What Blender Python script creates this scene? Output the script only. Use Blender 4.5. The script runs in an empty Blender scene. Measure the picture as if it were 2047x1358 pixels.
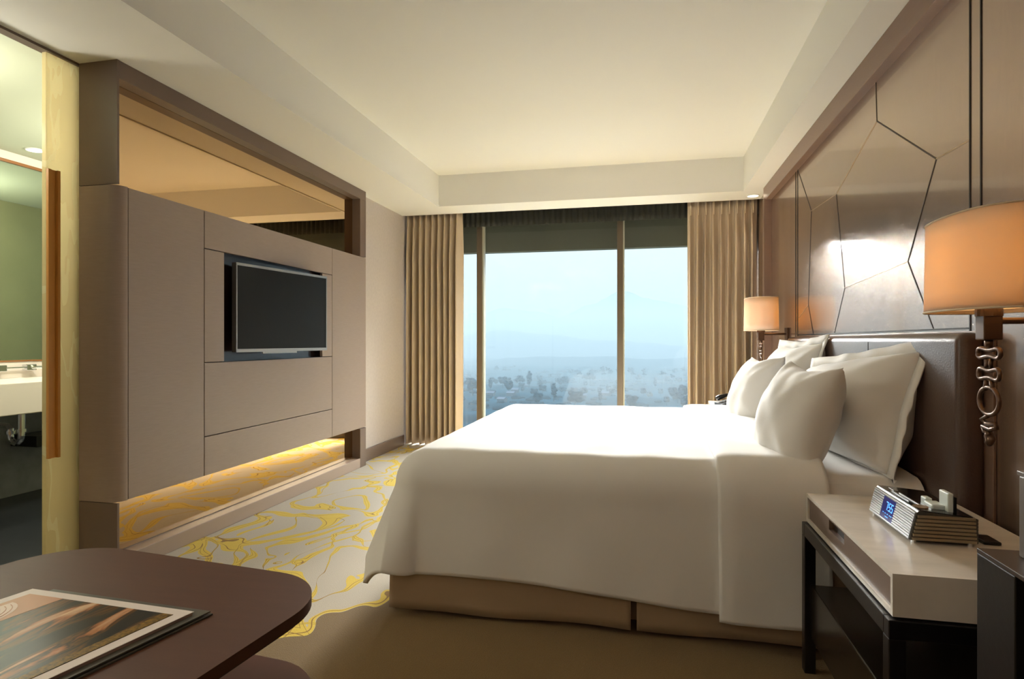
import bpy, bmesh, math, random
from mathutils import Vector, Matrix, noise
S=bpy.context.scene
C=S.collection
R=math.radians
# ---------------------------------------------------------------- camera
W,H,F=2047,1358,1200.0
YAW=math.atan(265.5/F); EYE=1.115
cd=bpy.data.cameras.new('camera'); cam=bpy.data.objects.new('camera',cd); C.objects.link(cam)
cam.location=(0,0,EYE); cam.rotation_euler=(R(90),0,YAW)
cd.sensor_width=36; cd.lens=36*F/W; cd.shift_y=3.0/W; cd.clip_start=.05; cd.clip_end=9000
S.camera=cam
S.view_settings.view_transform='Standard'; S.view_settings.look='None'
S.view_settings.exposure=0.22; S.view_settings.gamma=1.0; S.view_settings.use_curve_mapping=False
# ---------------------------------------------------------------- world: overcast sky, brighter well above the horizon
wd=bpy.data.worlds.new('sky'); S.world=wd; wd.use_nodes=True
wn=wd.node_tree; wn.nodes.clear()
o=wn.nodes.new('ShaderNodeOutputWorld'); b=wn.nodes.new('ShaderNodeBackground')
tc=wn.nodes.new('ShaderNodeTexCoord'); sx=wn.nodes.new('ShaderNodeSeparateXYZ')
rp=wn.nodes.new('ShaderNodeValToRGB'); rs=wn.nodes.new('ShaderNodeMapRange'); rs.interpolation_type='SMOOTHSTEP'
wn.links.new(tc.outputs['Generated'],sx.inputs[0]); wn.links.new(sx.outputs['Z'],rp.inputs[0])
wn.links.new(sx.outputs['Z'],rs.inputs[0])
cr=rp.color_ramp; cr.elements[0].position=0.0; cr.elements[0].color=(.60,.75,.80,1)
cr.elements[1].position=.13; cr.elements[1].color=(.82,.84,.82,1)
e=cr.elements.new(.6); e.color=(.85,.92,1.0,1)
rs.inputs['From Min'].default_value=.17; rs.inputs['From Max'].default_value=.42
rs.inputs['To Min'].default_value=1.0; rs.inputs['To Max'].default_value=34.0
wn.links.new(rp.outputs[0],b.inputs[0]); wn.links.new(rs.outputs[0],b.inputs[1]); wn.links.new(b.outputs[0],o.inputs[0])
# ---------------------------------------------------------------- lights
def light(name,kind,loc,power,col,rot=(0,0,0),**k):
    l=bpy.data.lights.new(name,kind); l.energy=power; l.color=col
    for a,v in k.items(): setattr(l,a,v)
    ob=bpy.data.objects.new(name,l); C.objects.link(ob); ob.location=loc; ob.rotation_euler=rot
    return ob
# hazy sun coming in through the window wall
sun=light('sun','SUN',(0,9,9),31,(1.0,.97,.93),angle=R(26))
sun.rotation_euler=Vector((.24,-1.0,-.38)).to_track_quat('-Z','Y').to_euler()
# daylight portal filling the glazed opening
p=light('window_portal','AREA',(-.7,6.5,1.25),1,(1,1,1),rot=(R(-90),0,0)); p.data.shape='RECTANGLE'; p.data.size=4.0; p.data.size_y=2.5
p.data.cycles.is_portal=True
# unseen fill lamps added in the ceiling behind the photographer
WARM=(1.0,.80,.58)
UPL=135
FOG=.102
FILL_LAMPS=[(-1.5,.6,6),(.2,.6,3),(-1.5,-1.2,9),(.2,-1.2,4)]
# ---------------------------------------------------------------- material helpers
def lin(c):
    c=[v/255 for v in c]
    return tuple((v/12.92 if v<=.04045 else ((v+.055)/1.055)**2.4) for v in c)+(1,)
MATS={}
def mat(name,rgb,rough=.5,metal=0,spec=.5,bump=0,bscale=60,var=0,vscale=8,stretch=(1,1,1),sheen=0,emis=None,estr=0,coat=0):
    if name in MATS: return MATS[name]
    m=bpy.data.materials.new(name); m.use_nodes=True; n=m.node_tree; p=n.nodes['Principled BSDF']
    col=lin(rgb); p.inputs['Base Color'].default_value=col
    p.inputs['Roughness'].default_value=rough; p.inputs['Metallic'].default_value=metal
    p.inputs['Specular IOR Level'].default_value=spec
    if sheen: p.inputs['Sheen Weight'].default_value=sheen
    if coat: p.inputs['Coat Weight'].default_value=coat; p.inputs['Coat Roughness'].default_value=.08
    if emis: p.inputs['Emission Color'].default_value=lin(emis); p.inputs['Emission Strength'].default_value=estr
    if bump or var:
        t=n.nodes.new('ShaderNodeTexCoord'); mp=n.nodes.new('ShaderNodeMapping'); mp.inputs['Scale'].default_value=stretch
        n.links.new(t.outputs['Object'],mp.inputs[0])
    if var:
        ns=n.nodes.new('ShaderNodeTexNoise'); ns.inputs['Scale'].default_value=vscale; ns.inputs['Detail'].default_value=6
        n.links.new(mp.outputs[0],ns.inputs['Vector'])
        r=n.nodes.new('ShaderNodeValToRGB'); r.color_ramp.elements[0].position=.3; r.color_ramp.elements[1].position=.7
        r.color_ramp.elements[0].color=tuple(v*(1-var) for v in col[:3])+(1,); r.color_ramp.elements[1].color=tuple(min(1,v*(1+var)) for v in col[:3])+(1,)
        n.links.new(ns.outputs['Fac'],r.inputs[0]); n.links.new(r.outputs[0],p.inputs['Base Color'])
    if bump:
        nb=n.nodes.new('ShaderNodeTexNoise'); nb.inputs['Scale'].default_value=bscale; nb.inputs['Detail'].default_value=4
        n.links.new(mp.outputs[0],nb.inputs['Vector'])
        bb=n.nodes.new('ShaderNodeBump'); bb.inputs['Strength'].default_value=bump; bb.inputs['Distance'].default_value=.002
        n.links.new(nb.outputs['Fac'],bb.inputs['Height']); n.links.new(bb.outputs[0],p.inputs['Normal'])
    MATS[name]=m; return m
# ---------------------------------------------------------------- object helpers
def obj(name,bm,m,parent=None,smooth=False,auto=None,recalc=True):
    if recalc: bmesh.ops.recalc_face_normals(bm,faces=bm.faces)
    me=bpy.data.meshes.new(name); bm.to_mesh(me); bm.free()
    if m: 
        for mm in (m if isinstance(m,(list,tuple)) else [m]): me.materials.append(mm)
    if smooth:
        for p in me.polygons: p.use_smooth=True
    if auto is not None:
        for p in me.polygons: p.use_smooth=True
        me.set_sharp_from_angle(angle=R(auto))
    ob=bpy.data.objects.new(name,me); C.objects.link(ob)
    if parent:
        ob.parent=parent; ob.matrix_parent_inverse=(world(parent)).inverted()
    return ob
def world(o):
    m=o.matrix_basis
    return m if not o.parent else world(o.parent)@o.matrix_parent_inverse@m
def thing(name,label,cat,loc,group=None):
    e=bpy.data.objects.new(name,None); C.objects.link(e); e.location=loc; e.empty_display_size=.1
    return tag(e,label,cat,group)
def tag(e,label,cat,group=None,kind=None):
    e['label']=label; e['category']=cat
    if group: e['group']=group
    if kind: e['kind']=kind
    return e
def struct(name,bm,m,**k):
    ob=obj(name,bm,m,**k); ob['kind']='structure'; return ob
def copy_tree(o,parent=None):
    c=o.copy(); C.objects.link(c)
    if parent: c.parent=parent
    for ch in list(o.children): copy_tree(ch,c)
    return c
def box(bm,x0,x1,y0,y1,z0,z1,bev=0,seg=2,M=None):
    vs=bmesh.ops.create_cube(bm,size=1)['verts']
    for v in vs:
        v.co=Vector((x0+(v.co.x+.5)*(x1-x0),y0+(v.co.y+.5)*(y1-y0),z0+(v.co.z+.5)*(z1-z0)))
    if bev:
        es=list({e for v in vs for e in v.link_edges})
        r=bmesh.ops.bevel(bm,geom=es,offset=bev,segments=seg,affect='EDGES',profile=.5)
        vs=list({v for f in r['faces'] for v in f.verts}|{v for v in vs if v.is_valid})
    if M is not None:
        for v in vs: v.co=M@v.co
    return vs
def B(*a,**k):
    bm=bmesh.new(); box(bm,*a,**k); return bm
def prism(bm,pts,z0,z1,axis='Z',bev=0):
    """extrude a closed polygon; pts are 2D in the plane normal to axis"""
    def P(a,b,c): return {'Z':Vector((a,b,c)),'X':Vector((c,a,b)),'Y':Vector((a,c,b))}[axis]
    lo=[bm.verts.new(P(a,b,z0)) for a,b in pts]; hi=[bm.verts.new(P(a,b,z1)) for a,b in pts]
    n=len(pts); f1=bm.faces.new(lo); f2=bm.faces.new(hi)
    for i in range(n): bm.faces.new((lo[i],lo[(i+1)%n],hi[(i+1)%n],hi[i]))
    if bev:
        bmesh.ops.bevel(bm,geom=list(f2.edges)+list(f1.edges),offset=bev,segments=2,affect='EDGES')
    return bm
def tube(bm,pts,r,seg=10,closed=False,cap=True):
    pts=[Vector(p) for p in pts]; n=len(pts); rings=[]
    prev=None
    for i,p in enumerate(pts):
        if closed: d=(pts[(i+1)%n]-pts[i-1]).normalized()
        else: d=(pts[min(i+1,n-1)]-pts[max(i-1,0)]).normalized()
        if prev is None:
            a=d.orthogonal().normalized()
        else:
            a=(prev-d*prev.dot(d)).normalized()
        prev=a; bb=d.cross(a)
        rr=r[i] if isinstance(r,(list,tuple)) else r
        rings.append([bm.verts.new(p+a*rr*math.cos(2*math.pi*k/seg)+bb*rr*math.sin(2*math.pi*k/seg)) for k in range(seg)])
    m=n if closed else n-1
    for i in range(m):
        A=rings[i];Bq=rings[(i+1)%n]
        off=0
        if closed and i==n-1:
            off=min(range(seg),key=lambda s:(A[0].co-Bq[s].co).length)
        for k in range(seg):
            bm.faces.new((A[k],A[(k+1)%seg],Bq[(k+1+off)%seg],Bq[(k+off)%seg]))
    if cap and not closed:
        bm.faces.new(rings[0]); bm.faces.new(rings[-1])
    return bm
def cyl(bm,p0,p1,r,seg=20): return tube(bm,[p0,p1],r,seg)
def grid(bm,nu,nv,fn):
    vs=[[bm.verts.new(fn(i/(nu-1),j/(nv-1))) for j in range(nv)] for i in range(nu)]
    for i in range(nu-1):
        for j in range(nv-1): bm.faces.new((vs[i][j],vs[i+1][j],vs[i+1][j+1],vs[i][j+1]))
    return vs
def mod(o,t,**k):
    m=o.modifiers.new(t.lower(),t)
    for a,v in k.items(): setattr(m,a,v)
    return m
def rrect(x0,x1,y0,y1,r,seg=8):
    pts=[]
    for cx,cy,a0 in ((x1-r,y1-r,0),(x0+r,y1-r,90),(x0+r,y0+r,180),(x1-r,y0+r,270)):
        for k in range(seg+1):
            a=R(a0+90*k/seg); pts.append((cx+r*math.cos(a),cy+r*math.sin(a)))
    return pts
def nz(x,y,z,s=1): return noise.noise(Vector((x*s,y*s,z*s)))
# ---------------------------------------------------------------- materials
plaster=mat('ceiling_plaster',(230,228,221),.75,bump=.05,bscale=30)
wallpaper=mat('pale_wallpaper',(190,180,174),.7,bump=.25,bscale=140,var=.04,vscale=40)
taupe=mat('taupe_fabric_panel',(152,134,122),.42,bump=.25,bscale=90,stretch=(1,1,12),var=.04,vscale=14)
taupe_d=mat('taupe_frame',(112,94,82),.4,bump=.15,bscale=60,stretch=(1,1,8))
wood=mat('satin_wall_veneer',(158,134,116),.27,metal=.68,coat=.6,bump=.12,bscale=120,stretch=(1,8,1),var=.05,vscale=10)
wood2=mat('wall_frame_veneer',(136,110,96),.34,metal=.2,bump=.1,bscale=120,stretch=(1,1,10),var=.04)
dark=mat('dark_seam',(32,24,20),.6)
brassy=mat('champagne_inlay',(176,150,120),.3,metal=.6)
leather=mat('brown_leather',(86,68,60),.30,bump=.35,bscale=160,var=.08,vscale=6)
black=mat('black_lacquer',(22,19,19),.32,bump=.1,bscale=90)
blackp=mat('black_plastic',(14,14,15),.3)
marble=mat('white_marble',(220,212,200),.22,var=.09,vscale=7,stretch=(1,2.5,1))
drawerm=mat('drawer_front_veneer',(112,94,84),.35,bump=.1,bscale=100)
cotton=mat('white_cotton',(238,236,232),.8,bump=.12,bscale=220,sheen=.2)
skirtm=mat('beige_bed_skirt',(176,152,122),.85,bump=.2,bscale=200,sheen=.1)
curtainm=mat('beige_curtain_cloth',(188,168,142),.8,bump=.2,bscale=250,sheen=.1)
chrome=mat('chrome',(220,222,224),.08,metal=1)
silver=mat('brushed_silver',(160,162,163),.42,metal=.85)
bronze=mat('antique_bronze',(104,82,68),.3,metal=.85)
tabletop=mat('dark_brown_table_veneer',(84,52,36),.5,spec=.3,bump=.06,bscale=90,stretch=(1,8,1),var=.06,vscale=6)
paper=mat('white_paper',(226,214,206),.5)
bathwall=mat('bathroom_green_panel',(158,154,118),.5,var=.06,vscale=3)
bathceil=mat('bathroom_plaster',(190,194,170),.7)
darkstone=mat('dark_grey_stone',(124,124,128),.5,var=.15,vscale=10,bump=.2)
blackstone=mat('black_stone_floor',(26,28,30),.35,var=.3,vscale=5,stretch=(1,4,1))
countm=mat('pale_counter_stone',(214,204,194),.3)
mullm=mat('bronze_mullion',(96,84,68),.4,metal=.2)
ext=mat('dark_concrete_overhang',(66,64,46),.8,var=.1,vscale=2)
tintm=mat('bronze_mirror',(196,166,128),.015,metal=1)
mirrorm=mat('clear_mirror',(205,215,205),.02,metal=1)
def carpet_mat():
    m=bpy.data.materials.new('patterned_carpet'); m.use_nodes=True; n=m.node_tree; L=n.links; N=n.nodes
    p=N['Principled BSDF']; p.inputs['Roughness'].default_value=.95; p.inputs['Specular IOR Level'].default_value=.15; p.inputs['Sheen Weight'].default_value=.15
    t=N.new('ShaderNodeTexCoord')
    def mth(op,a,b=None,c=None):
        q=N.new('ShaderNodeMath'); q.operation=op
        for i,v in enumerate((a,b,c)):
            if v is None: continue
            if isinstance(v,(int,float)): q.inputs[i].default_value=v
            else: L.new(v,q.inputs[i])
        return q.outputs[0]
    def mapp(v,sc,loc=(0,0,0),rot=0):
        q=N.new('ShaderNodeMapping'); q.inputs['Scale'].default_value=sc; q.inputs['Location'].default_value=loc; q.inputs['Rotation'].default_value=(0,0,rot)
        L.new(v,q.inputs[0]); return q.outputs[0]
    def tex(k,v,sc,det=0,out='Fac',**kw):
        q=N.new(k); q.inputs['Scale'].default_value=sc
        if 'Detail' in q.inputs: q.inputs['Detail'].default_value=det
        L.new(v,q.inputs['Vector'])
        for a,b in kw.items(): setattr(q,a,b)
        return q.outputs[out]
    def sep(v):
        q=N.new('ShaderNodeSeparateXYZ'); L.new(v,q.inputs[0]); return q.outputs
    co=t.outputs['Object']
    # scalloped vine lines: two families of ridges, warped by a slow noise, edges frilled by smooth voronoi cells
    wz=tex('ShaderNodeTexNoise',mapp(co,(1,1,1),(7,2,0)),1.3,1,out='Color')
    vv=N.new('ShaderNodeVectorMath'); vv.operation='MULTIPLY_ADD'; L.new(wz,vv.inputs[0]); vv.inputs[1].default_value=(.75,.75,0); L.new(co,vv.inputs[2]); wco=vv.outputs[0]
    fr=tex('ShaderNodeTexVoronoi',mapp(wco,(1,1,1),(1,4,0)),6.5,out='Distance',feature='SMOOTH_F1')
    wn_=tex('ShaderNodeTexNoise',mapp(co,(1,1,1),(3,1,0)),3.2,1)
    def family(sc,loc,rot,k,ph,frill):
        v1=tex('ShaderNodeTexVoronoi',mapp(wco,(1,.62,1),loc,rot),sc,out='Distance',feature='DISTANCE_TO_EDGE')
        return mth('ABSOLUTE',mth('SUBTRACT',mth('ADD',v1,mth('MULTIPLY',mth('SUBTRACT',fr,.38),frill)),ph))
    d1=family(1.55,(0,0,0),.6,1,.09,.22); d2=family(2.1,(5,3,0),-.3,1,.14,.20)
    w1=mth('MULTIPLY',mth('POWER',mth('MAXIMUM',mth('SUBTRACT',wn_,.30),0.0),1.5),.24); w2=mth('MULTIPLY',mth('POWER',mth('MAXIMUM',mth('SUBTRACT',.66,wn_),0.0),1.5),.24)
    line=mth('MAXIMUM',mth('LESS_THAN',d1,w1),mth('LESS_THAN',d2,w2))
    core=mth('MAXIMUM',mth('MULTIPLY',mth('LESS_THAN',mth('ABSOLUTE',mth('SUBTRACT',d1,mth('MULTIPLY',w1,.45))),.0016),mth('LESS_THAN',d1,w1)),mth('MULTIPLY',mth('LESS_THAN',mth('ABSOLUTE',mth('SUBTRACT',d2,mth('MULTIPLY',w2,.45))),.0016),mth('LESS_THAN',d2,w2)))
    s=sep(co)
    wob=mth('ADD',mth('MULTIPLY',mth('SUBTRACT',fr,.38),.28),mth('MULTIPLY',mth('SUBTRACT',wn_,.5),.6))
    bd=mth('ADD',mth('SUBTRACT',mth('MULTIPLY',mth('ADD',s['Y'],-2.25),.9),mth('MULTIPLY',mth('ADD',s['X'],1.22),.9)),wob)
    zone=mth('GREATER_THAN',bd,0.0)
    edge=mth('LESS_THAN',mth('ABSOLUTE',mth('SUBTRACT',bd,.03)),mth('MULTIPLY',wn_,.055))
    ecore=mth('LESS_THAN',mth('ABSOLUTE',mth('SUBTRACT',bd,.035)),.005)
    line=mth('MAXIMUM',mth('MULTIPLY',line,zone),edge)
    core=mth('MAXIMUM',mth('MULTIPLY',core,zone),mth('MULTIPLY',ecore,edge))
    fib=tex('ShaderNodeTexNoise',co,260,2)
    def mix(f,a,b):
        q=N.new('ShaderNodeMix'); q.data_type='RGBA'
        L.new(f,q.inputs[0])
        for i,v in ((6,a),(7,b)):
            if isinstance(v,tuple): q.inputs[i].default_value=v
            else: L.new(v,q.inputs[i])
        return q.outputs[2]
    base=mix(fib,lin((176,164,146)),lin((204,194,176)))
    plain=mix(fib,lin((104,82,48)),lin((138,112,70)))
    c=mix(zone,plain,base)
    yel=mix(fib,lin((206,172,42)),lin((232,204,84)))
    c=mix(line,c,yel); c=mix(core,c,lin((150,112,40)))
    L.new(c,p.inputs['Base Color'])
    bb=N.new('ShaderNodeBump'); bb.inputs['Strength'].default_value=.6; bb.inputs['Distance'].default_value=.004
    L.new(mth('ADD',fib,mth('MULTIPLY',line,.4)),bb.inputs['Height']); L.new(bb.outputs[0],p.inputs['Normal'])
    return m
carpetm=carpet_mat()
def glass_mat():
    m=bpy.data.materials.new('window_glass'); m.use_nodes=True; n=m.node_tree; n.nodes.clear()
    o=n.nodes.new('ShaderNodeOutputMaterial'); mx=n.nodes.new('ShaderNodeMixShader'); tr=n.nodes.new('ShaderNodeBsdfTransparent'); gl=n.nodes.new('ShaderNodeBsdfGlossy')
    lw=n.nodes.new('ShaderNodeFresnel'); lw.inputs[0].default_value=1.25; gl.inputs['Roughness'].default_value=.02
    tr.inputs[0].default_value=(.97,.985,.98,1)
    n.links.new(lw.outputs[0],mx.inputs[0]); n.links.new(tr.outputs[0],mx.inputs[1]); n.links.new(gl.outputs[0],mx.inputs[2]); n.links.new(mx.outputs[0],o.inputs[0])
    return m
glassm=glass_mat()
def shade_mat():
    m=bpy.data.materials.new('cream_lamp_fabric'); m.use_nodes=True; n=m.node_tree; n.nodes.clear()
    o=n.nodes.new('ShaderNodeOutputMaterial'); mx=n.nodes.new('ShaderNodeMixShader'); d=n.nodes.new('ShaderNodeBsdfDiffuse'); t=n.nodes.new('ShaderNodeBsdfTranslucent')
    d.inputs[0].default_value=lin((236,226,212)); t.inputs[0].default_value=lin((240,205,150)); mx.inputs[0].default_value=.35
    n.links.new(d.outputs[0],mx.inputs[1]); n.links.new(t.outputs[0],mx.inputs[2]); n.links.new(mx.outputs[0],o.inputs[0])
    return m
shadem=shade_mat()
# ================================================================= ROOM SHELL
HS=2.452; HT=2.76
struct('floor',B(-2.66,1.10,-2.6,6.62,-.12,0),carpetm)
# ceiling: tray with lowered border
bm=bmesh.new()
box(bm,-2.66,1.2,-2.6,6.4,HT,HT+.1)
box(bm,-2.66,-2.0,-2.6,6.0,HS,HT+.02)
box(bm,-2.0,.86,5.67,6.0,HS,HT+.02)
box(bm,.86,1.2,-2.6,6.0,HS,HT+.02)
struct('ceiling',bm,plaster)
bm=bmesh.new(); box(bm,-2.012,-1.994,-2.6,5.67,HS-.008,HS+.012); struct('trim_1',bm,plaster)
struct('wall_left',B(-2.80,-2.53,4.975,6.55,0,HT),wallpaper)
bm=bmesh.new(); box(bm,-2.53,-2.512,4.985,6.02,0,.115,bev=.003); struct('baseboard_left',bm,taupe_d)
struct('wall_back',B(-2.80,1.2,-2.7,-2.58,0,HT),wallpaper)
bm=bmesh.new(); box(bm,-2.80,-2.66,-2.6,.35,0,HT); struct('wall_left_near',bm,wallpaper)
# right wall veneer
wr=struct('wall_right',B(1.06,1.2,-2.6,6.55,0,HT),wood)
# bands of the right wall: cornice frame and far end frame
bm=bmesh.new(); box(bm,1.012,1.07,-2.6,5.6,2.33,HS,bev=.003); struct('trim_2',bm,wood2)
bm=bmesh.new(); box(bm,1.0,1.07,5.5,5.57,0,2.34,bev=.003); struct('trim_3',bm,wood2)
bm=bmesh.new()
for y in (2.285,2.218,4.60,4.655): box(bm,1.0575,1.0615,y-.0035,y+.0035,0,2.335)
box(bm,1.0575,1.0615,2.285,4.60,1.155,1.161)
struct('trim_4',bm,dark)
# inlaid polygon seams: dark brown and champagne strips
seg_dark=[((3.123,2.335),(3.11,2.144)),((3.11,2.144),(2.523,1.793)),((2.523,1.793),(2.771,1.443)),((2.771,1.443),(2.547,1.16)),((3.718,1.948),(3.57,1.403)),((4.60,2.335),(4.241,1.963)),((3.57,1.403),(3.755,1.16)),((4.241,1.963),(4.315,1.357)),((4.315,1.357),(4.194,1.16))]
seg_light=[((2.523,1.793),(2.29,1.787)),((3.11,2.144),(3.718,1.948)),((3.718,1.948),(4.241,1.963)),((3.57,1.403),(2.771,1.443)),((4.315,1.357),(4.56,1.28))]
def seams(name,segs,m):
    bm=bmesh.new()
    for (a,b_) in segs:
        a=Vector((0,)+a); b_=Vector((0,)+b_); d=(b_-a).normalized(); q=Vector((0,-d.z,d.y))*.0024
        pts=[a+q,b_+q,b_-q,a-q]
        prism(bm,[(v.y,v.z) for v in pts],1.0582,1.0612,axis='X')
    return struct(name,bm,m)
seams('trim_5',seg_dark,mat('brown_seam',(60,46,38),.5)); seams('trim_6',seg_light,brassy)
# window wall: pocket, head, mullions, glass
struct('wall_window',B(-2.80,1.2,6.38,6.56,2.50,HT+.1),plaster)
bm=bmesh.new(); box(bm,-2.66,1.2,6.3,6.6,0,.06,bev=.004); struct('trim_7',bm,mullm)
bm=bmesh.new(); box(bm,-2.80,1.2,6.0,6.012,HS-.002,HS+.03); struct('trim_8',bm,plaster)
MX=[-1.77,-.252,1.02]
prev=-2.60
for i,x in enumerate(MX):
    bm=bmesh.new(); box(bm,x-.03,x+.03,6.34,6.5,.06,2.52,bev=.004); f=struct('window_%d'%(i+1),bm,mullm)
    bm=bmesh.new(); box(bm,prev+.03,x-.03,6.43,6.436,.06,2.52); g=obj('glass_pane',bm,glassm,f)
    bm=bmesh.new(); box(bm,x+.03,x+.044,6.36,6.44,.06,2.5); obj('glazing_bead',bm,mat('pale_bead',(170,168,150),.4),f)
    prev=x
# ================================================================= MEDIA WALL CABINET
XC=-2.44; Y0,Y1=2.372,4.97; Z1,Z2=.346,1.859
cab=thing('media_cabinet','full height taupe wall cabinet with bronze mirror bands, holding the television','cabinet',(XC-.1,(Y0+Y1)/2,0))
# frame: top band, far post, base, near post sections
bm=bmesh.new()
box(bm,XC-.075,XC,Y0+.0125,Y1,2.365,HS-.001,bev=.002)
obj('top_rail',bm,taupe_d,cab)
bm=bmesh.new(); box(bm,-2.66,XC,4.86,Y1,Z2+.004,2.365,bev=.002); obj('end_post',bm,taupe_d,cab)
bm=bmesh.new(); box(bm,-2.66,XC,4.86,Y1,.001,Z1-.004,bev=.002); obj('end_post',bm,taupe_d,cab)
bm=bmesh.new(); box(bm,XC-.08,XC,Y0+.0125,4.86,.001,.085,bev=.003); box(bm,XC-.125,XC-.08,Y0+.0125,4.86,.001,.10,bev=.002); obj('base_rail',bm,mat('pale_taupe_rail',(166,146,130),.4),cab)
def near_post(z0,z1,name,round_):
    pts=[(-2.66,Y0+.02),(-2.66,Y0)]
    if round_:
        r=.055
        pts+=[(XC-r+r*math.sin(R(a)),Y0+r-r*math.cos(R(a))) for a in range(0,91,10)]
        pts+=[(XC,Y0+.06),(XC-.03,Y0+.06)]
    else: pts+=[(XC,Y0),(XC,Y0+.012),(XC-.11,Y0+.012)]
    bm=bmesh.new(); prism(bm,pts,z0,z1); return obj(name,bm,taupe if round_ else taupe_d,cab,auto=35)
near_post(Z2+.003,HS-.001,'post_cap',False); near_post(.001,Z1-.003,'post_foot',False)
near_post(Z1,Z2,'rounded_end',True)
# back and mirrors
bm=bmesh.new(); box(bm,-2.66,-2.525,Y0+.013,Y1,.0,HS-.001); obj('carcass',bm,taupe_d,cab)
for (z0,z1) in ((Z2-.03,2.40),(.09,Z1+.03)):
    bm=bmesh.new(); box(bm,-2.524,-2.516,Y0+.013,4.86,z0,z1); obj('mirror_panel',bm,tintm,cab)
# shelf faces of the middle block
bm=bmesh.new(); box(bm,-2.515,XC-.02,Y0+.06,Y1,Z2-.02,Z2-.004); obj('block_shelf',bm,taupe_d,cab)
bm=bmesh.new(); box(bm,-2.515,XC-.02,Y0+.06,Y1,Z1+.004,Z1+.02); obj('block_shelf',bm,taupe_d,cab)
# face panels with joints, recess for the tv
ja,jb=2.948,4.375
G=.0025
def face(y0,y1,z0,z1,nm='face_panel'):
    bm=bmesh.new(); box(bm,XC-.02,XC,y0+G,y1-G,z0+G,z1-G,bev=.0015); return obj(nm,bm,taupe,cab)
face(Y0+.061,ja,Z1,Z2); face(jb,Y1,Z1,Z2)
face(ja,jb,1.642,Z2); face(ja,jb,.570,.992); face(ja,jb,Z1,.570)
face(ja,3.115,.992,1.642); face(4.222,jb,.992,1.642)
bm=bmesh.new(); box(bm,XC-.03,XC-.021,Y0+.06,3.115,Z1+.02,Z2-.02); box(bm,XC-.03,XC-.021,4.222,Y1-.01,Z1+.02,Z2-.02)
box(bm,XC-.03,XC-.021,3.115,4.222,Z1+.02,.992); box(bm,XC-.03,XC-.021,3.115,4.222,1.642,Z2-.02); obj('joint_backing',bm,dark,cab)
bm=bmesh.new(); box(bm,-2.524,-2.50,3.10,4.24,.98,1.66)
box(bm,-2.51,XC-.02,3.10,3.118,.98,1.66); box(bm,-2.51,XC-.02,4.219,4.24,.98,1.66); box(bm,-2.51,XC-.02,3.1,4.24,.97,.9925); box(bm,-2.51,XC-.02,3.1,4.24,1.6415,1.66)
obj('tv_recess',bm,mat('dark_glossy_recess',(40,27,24),.2),cab)
# television
tv=thing('television','flat black television with silver bezel set in the taupe cabinet recess','television',(-2.40,3.62,1.0))
a=Vector((-2.425,3.20,0)); b_=Vector((-2.31,4.055,0)); u=(b_-a).normalized(); nrm=Vector((u.y,-u.x,0)); L_=(b_-a).length
MT=Matrix(((u.x,nrm.x,0,a.x),(u.y,nrm.y,0,a.y),(0,0,1,1.05),(0,0,0,1)))
Ht=.54
bm=bmesh.new(); box(bm,0,L_,-.035,-.002,0,Ht,bev=.004,M=MT); box(bm,.2,L_-.2,-.05,-.035,.1,Ht-.1,M=MT); obj('tv_body',bm,blackp,tv)
bm=bmesh.new()
box(bm,0,L_,-.004,.004,Ht-.012,Ht+.004,M=MT); box(bm,0,L_,-.004,.004,-.004,.016,M=MT); box(bm,-.003,.006,-.03,.004,-.004,Ht+.004,M=MT); box(bm,L_-.006,L_+.003,-.03,.004,-.004,Ht+.004,M=MT)
obj('bezel',bm,silver,tv)
bm=bmesh.new(); box(bm,.006,L_-.006,-.003,.001,.016,Ht-.012,M=MT); obj('screen',bm,mat('black_screen',(22,22,22),.45,spec=.2),tv)
bm=bmesh.new(); box(bm,L_*.25,L_*.62,-.006,.006,-.016,-.004,M=MT); obj('sensor_bar',bm,silver,tv)
bm=bmesh.new(); cyl(bm,MT@Vector((L_*.5,-.05,Ht*.5)),Vector((-2.50,3.66,1.32)),.03); obj('wall_bracket',bm,blackp,tv)
# ================================================================= SLIDING DOOR + BATHROOM
door=thing('sliding_door','gold veined glass sliding door with long amber pull, beside the cabinet end','door',(-2.70,2.35,0))
def veinmat():
    m=bpy.data.materials.new('gold_veined_glass'); m.use_nodes=True; n=m.node_tree; p=n.nodes['Principled BSDF']; L=n.links
    p.inputs['Roughness'].default_value=.18; p.inputs['Coat Weight'].default_value=.4
    t=n.nodes.new('ShaderNodeTexCoord'); mp=n.nodes.new('ShaderNodeMapping'); mp.inputs['Scale'].default_value=(1,4.5,.9); mp.inputs['Location'].default_value=(0,.1,.2)
    w=n.nodes.new('ShaderNodeTexNoise'); w.inputs['Scale'].default_value=1.3; w.inputs['Detail'].default_value=3
    r=n.nodes.new('ShaderNodeValToRGB'); r.color_ramp.interpolation='CONSTANT'
    r.color_ramp.elements[0].color=lin((226,208,150)); r.color_ramp.elements[1].position=.50; r.color_ramp.elements[1].color=lin((242,236,196))
    e=r.color_ramp.elements.new(.53); e.color=lin((218,198,136)); e=r.color_ramp.elements.new(.66); e.color=lin((240,232,186))
    L.new(t.outputs['Object'],mp.inputs[0]); L.new(mp.outputs[0],w.inputs['Vector']); L.new(w.outputs['Fac'],r.inputs[0]); L.new(r.outputs[0],p.inputs['Base Color'])
    tl_=n.nodes.new('ShaderNodeBsdfTranslucent'); mx=n.nodes.new('ShaderNodeMixShader'); mx.inputs[0].default_value=.5; tl_.inputs[0].default_value=lin((252,244,214))
    L.new(p.outputs[0],mx.inputs[1]); L.new(tl_.outputs[0],mx.inputs[2]); L.new(mx.outputs[0],n.nodes['Material Output'].inputs[0])
    return m
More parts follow.
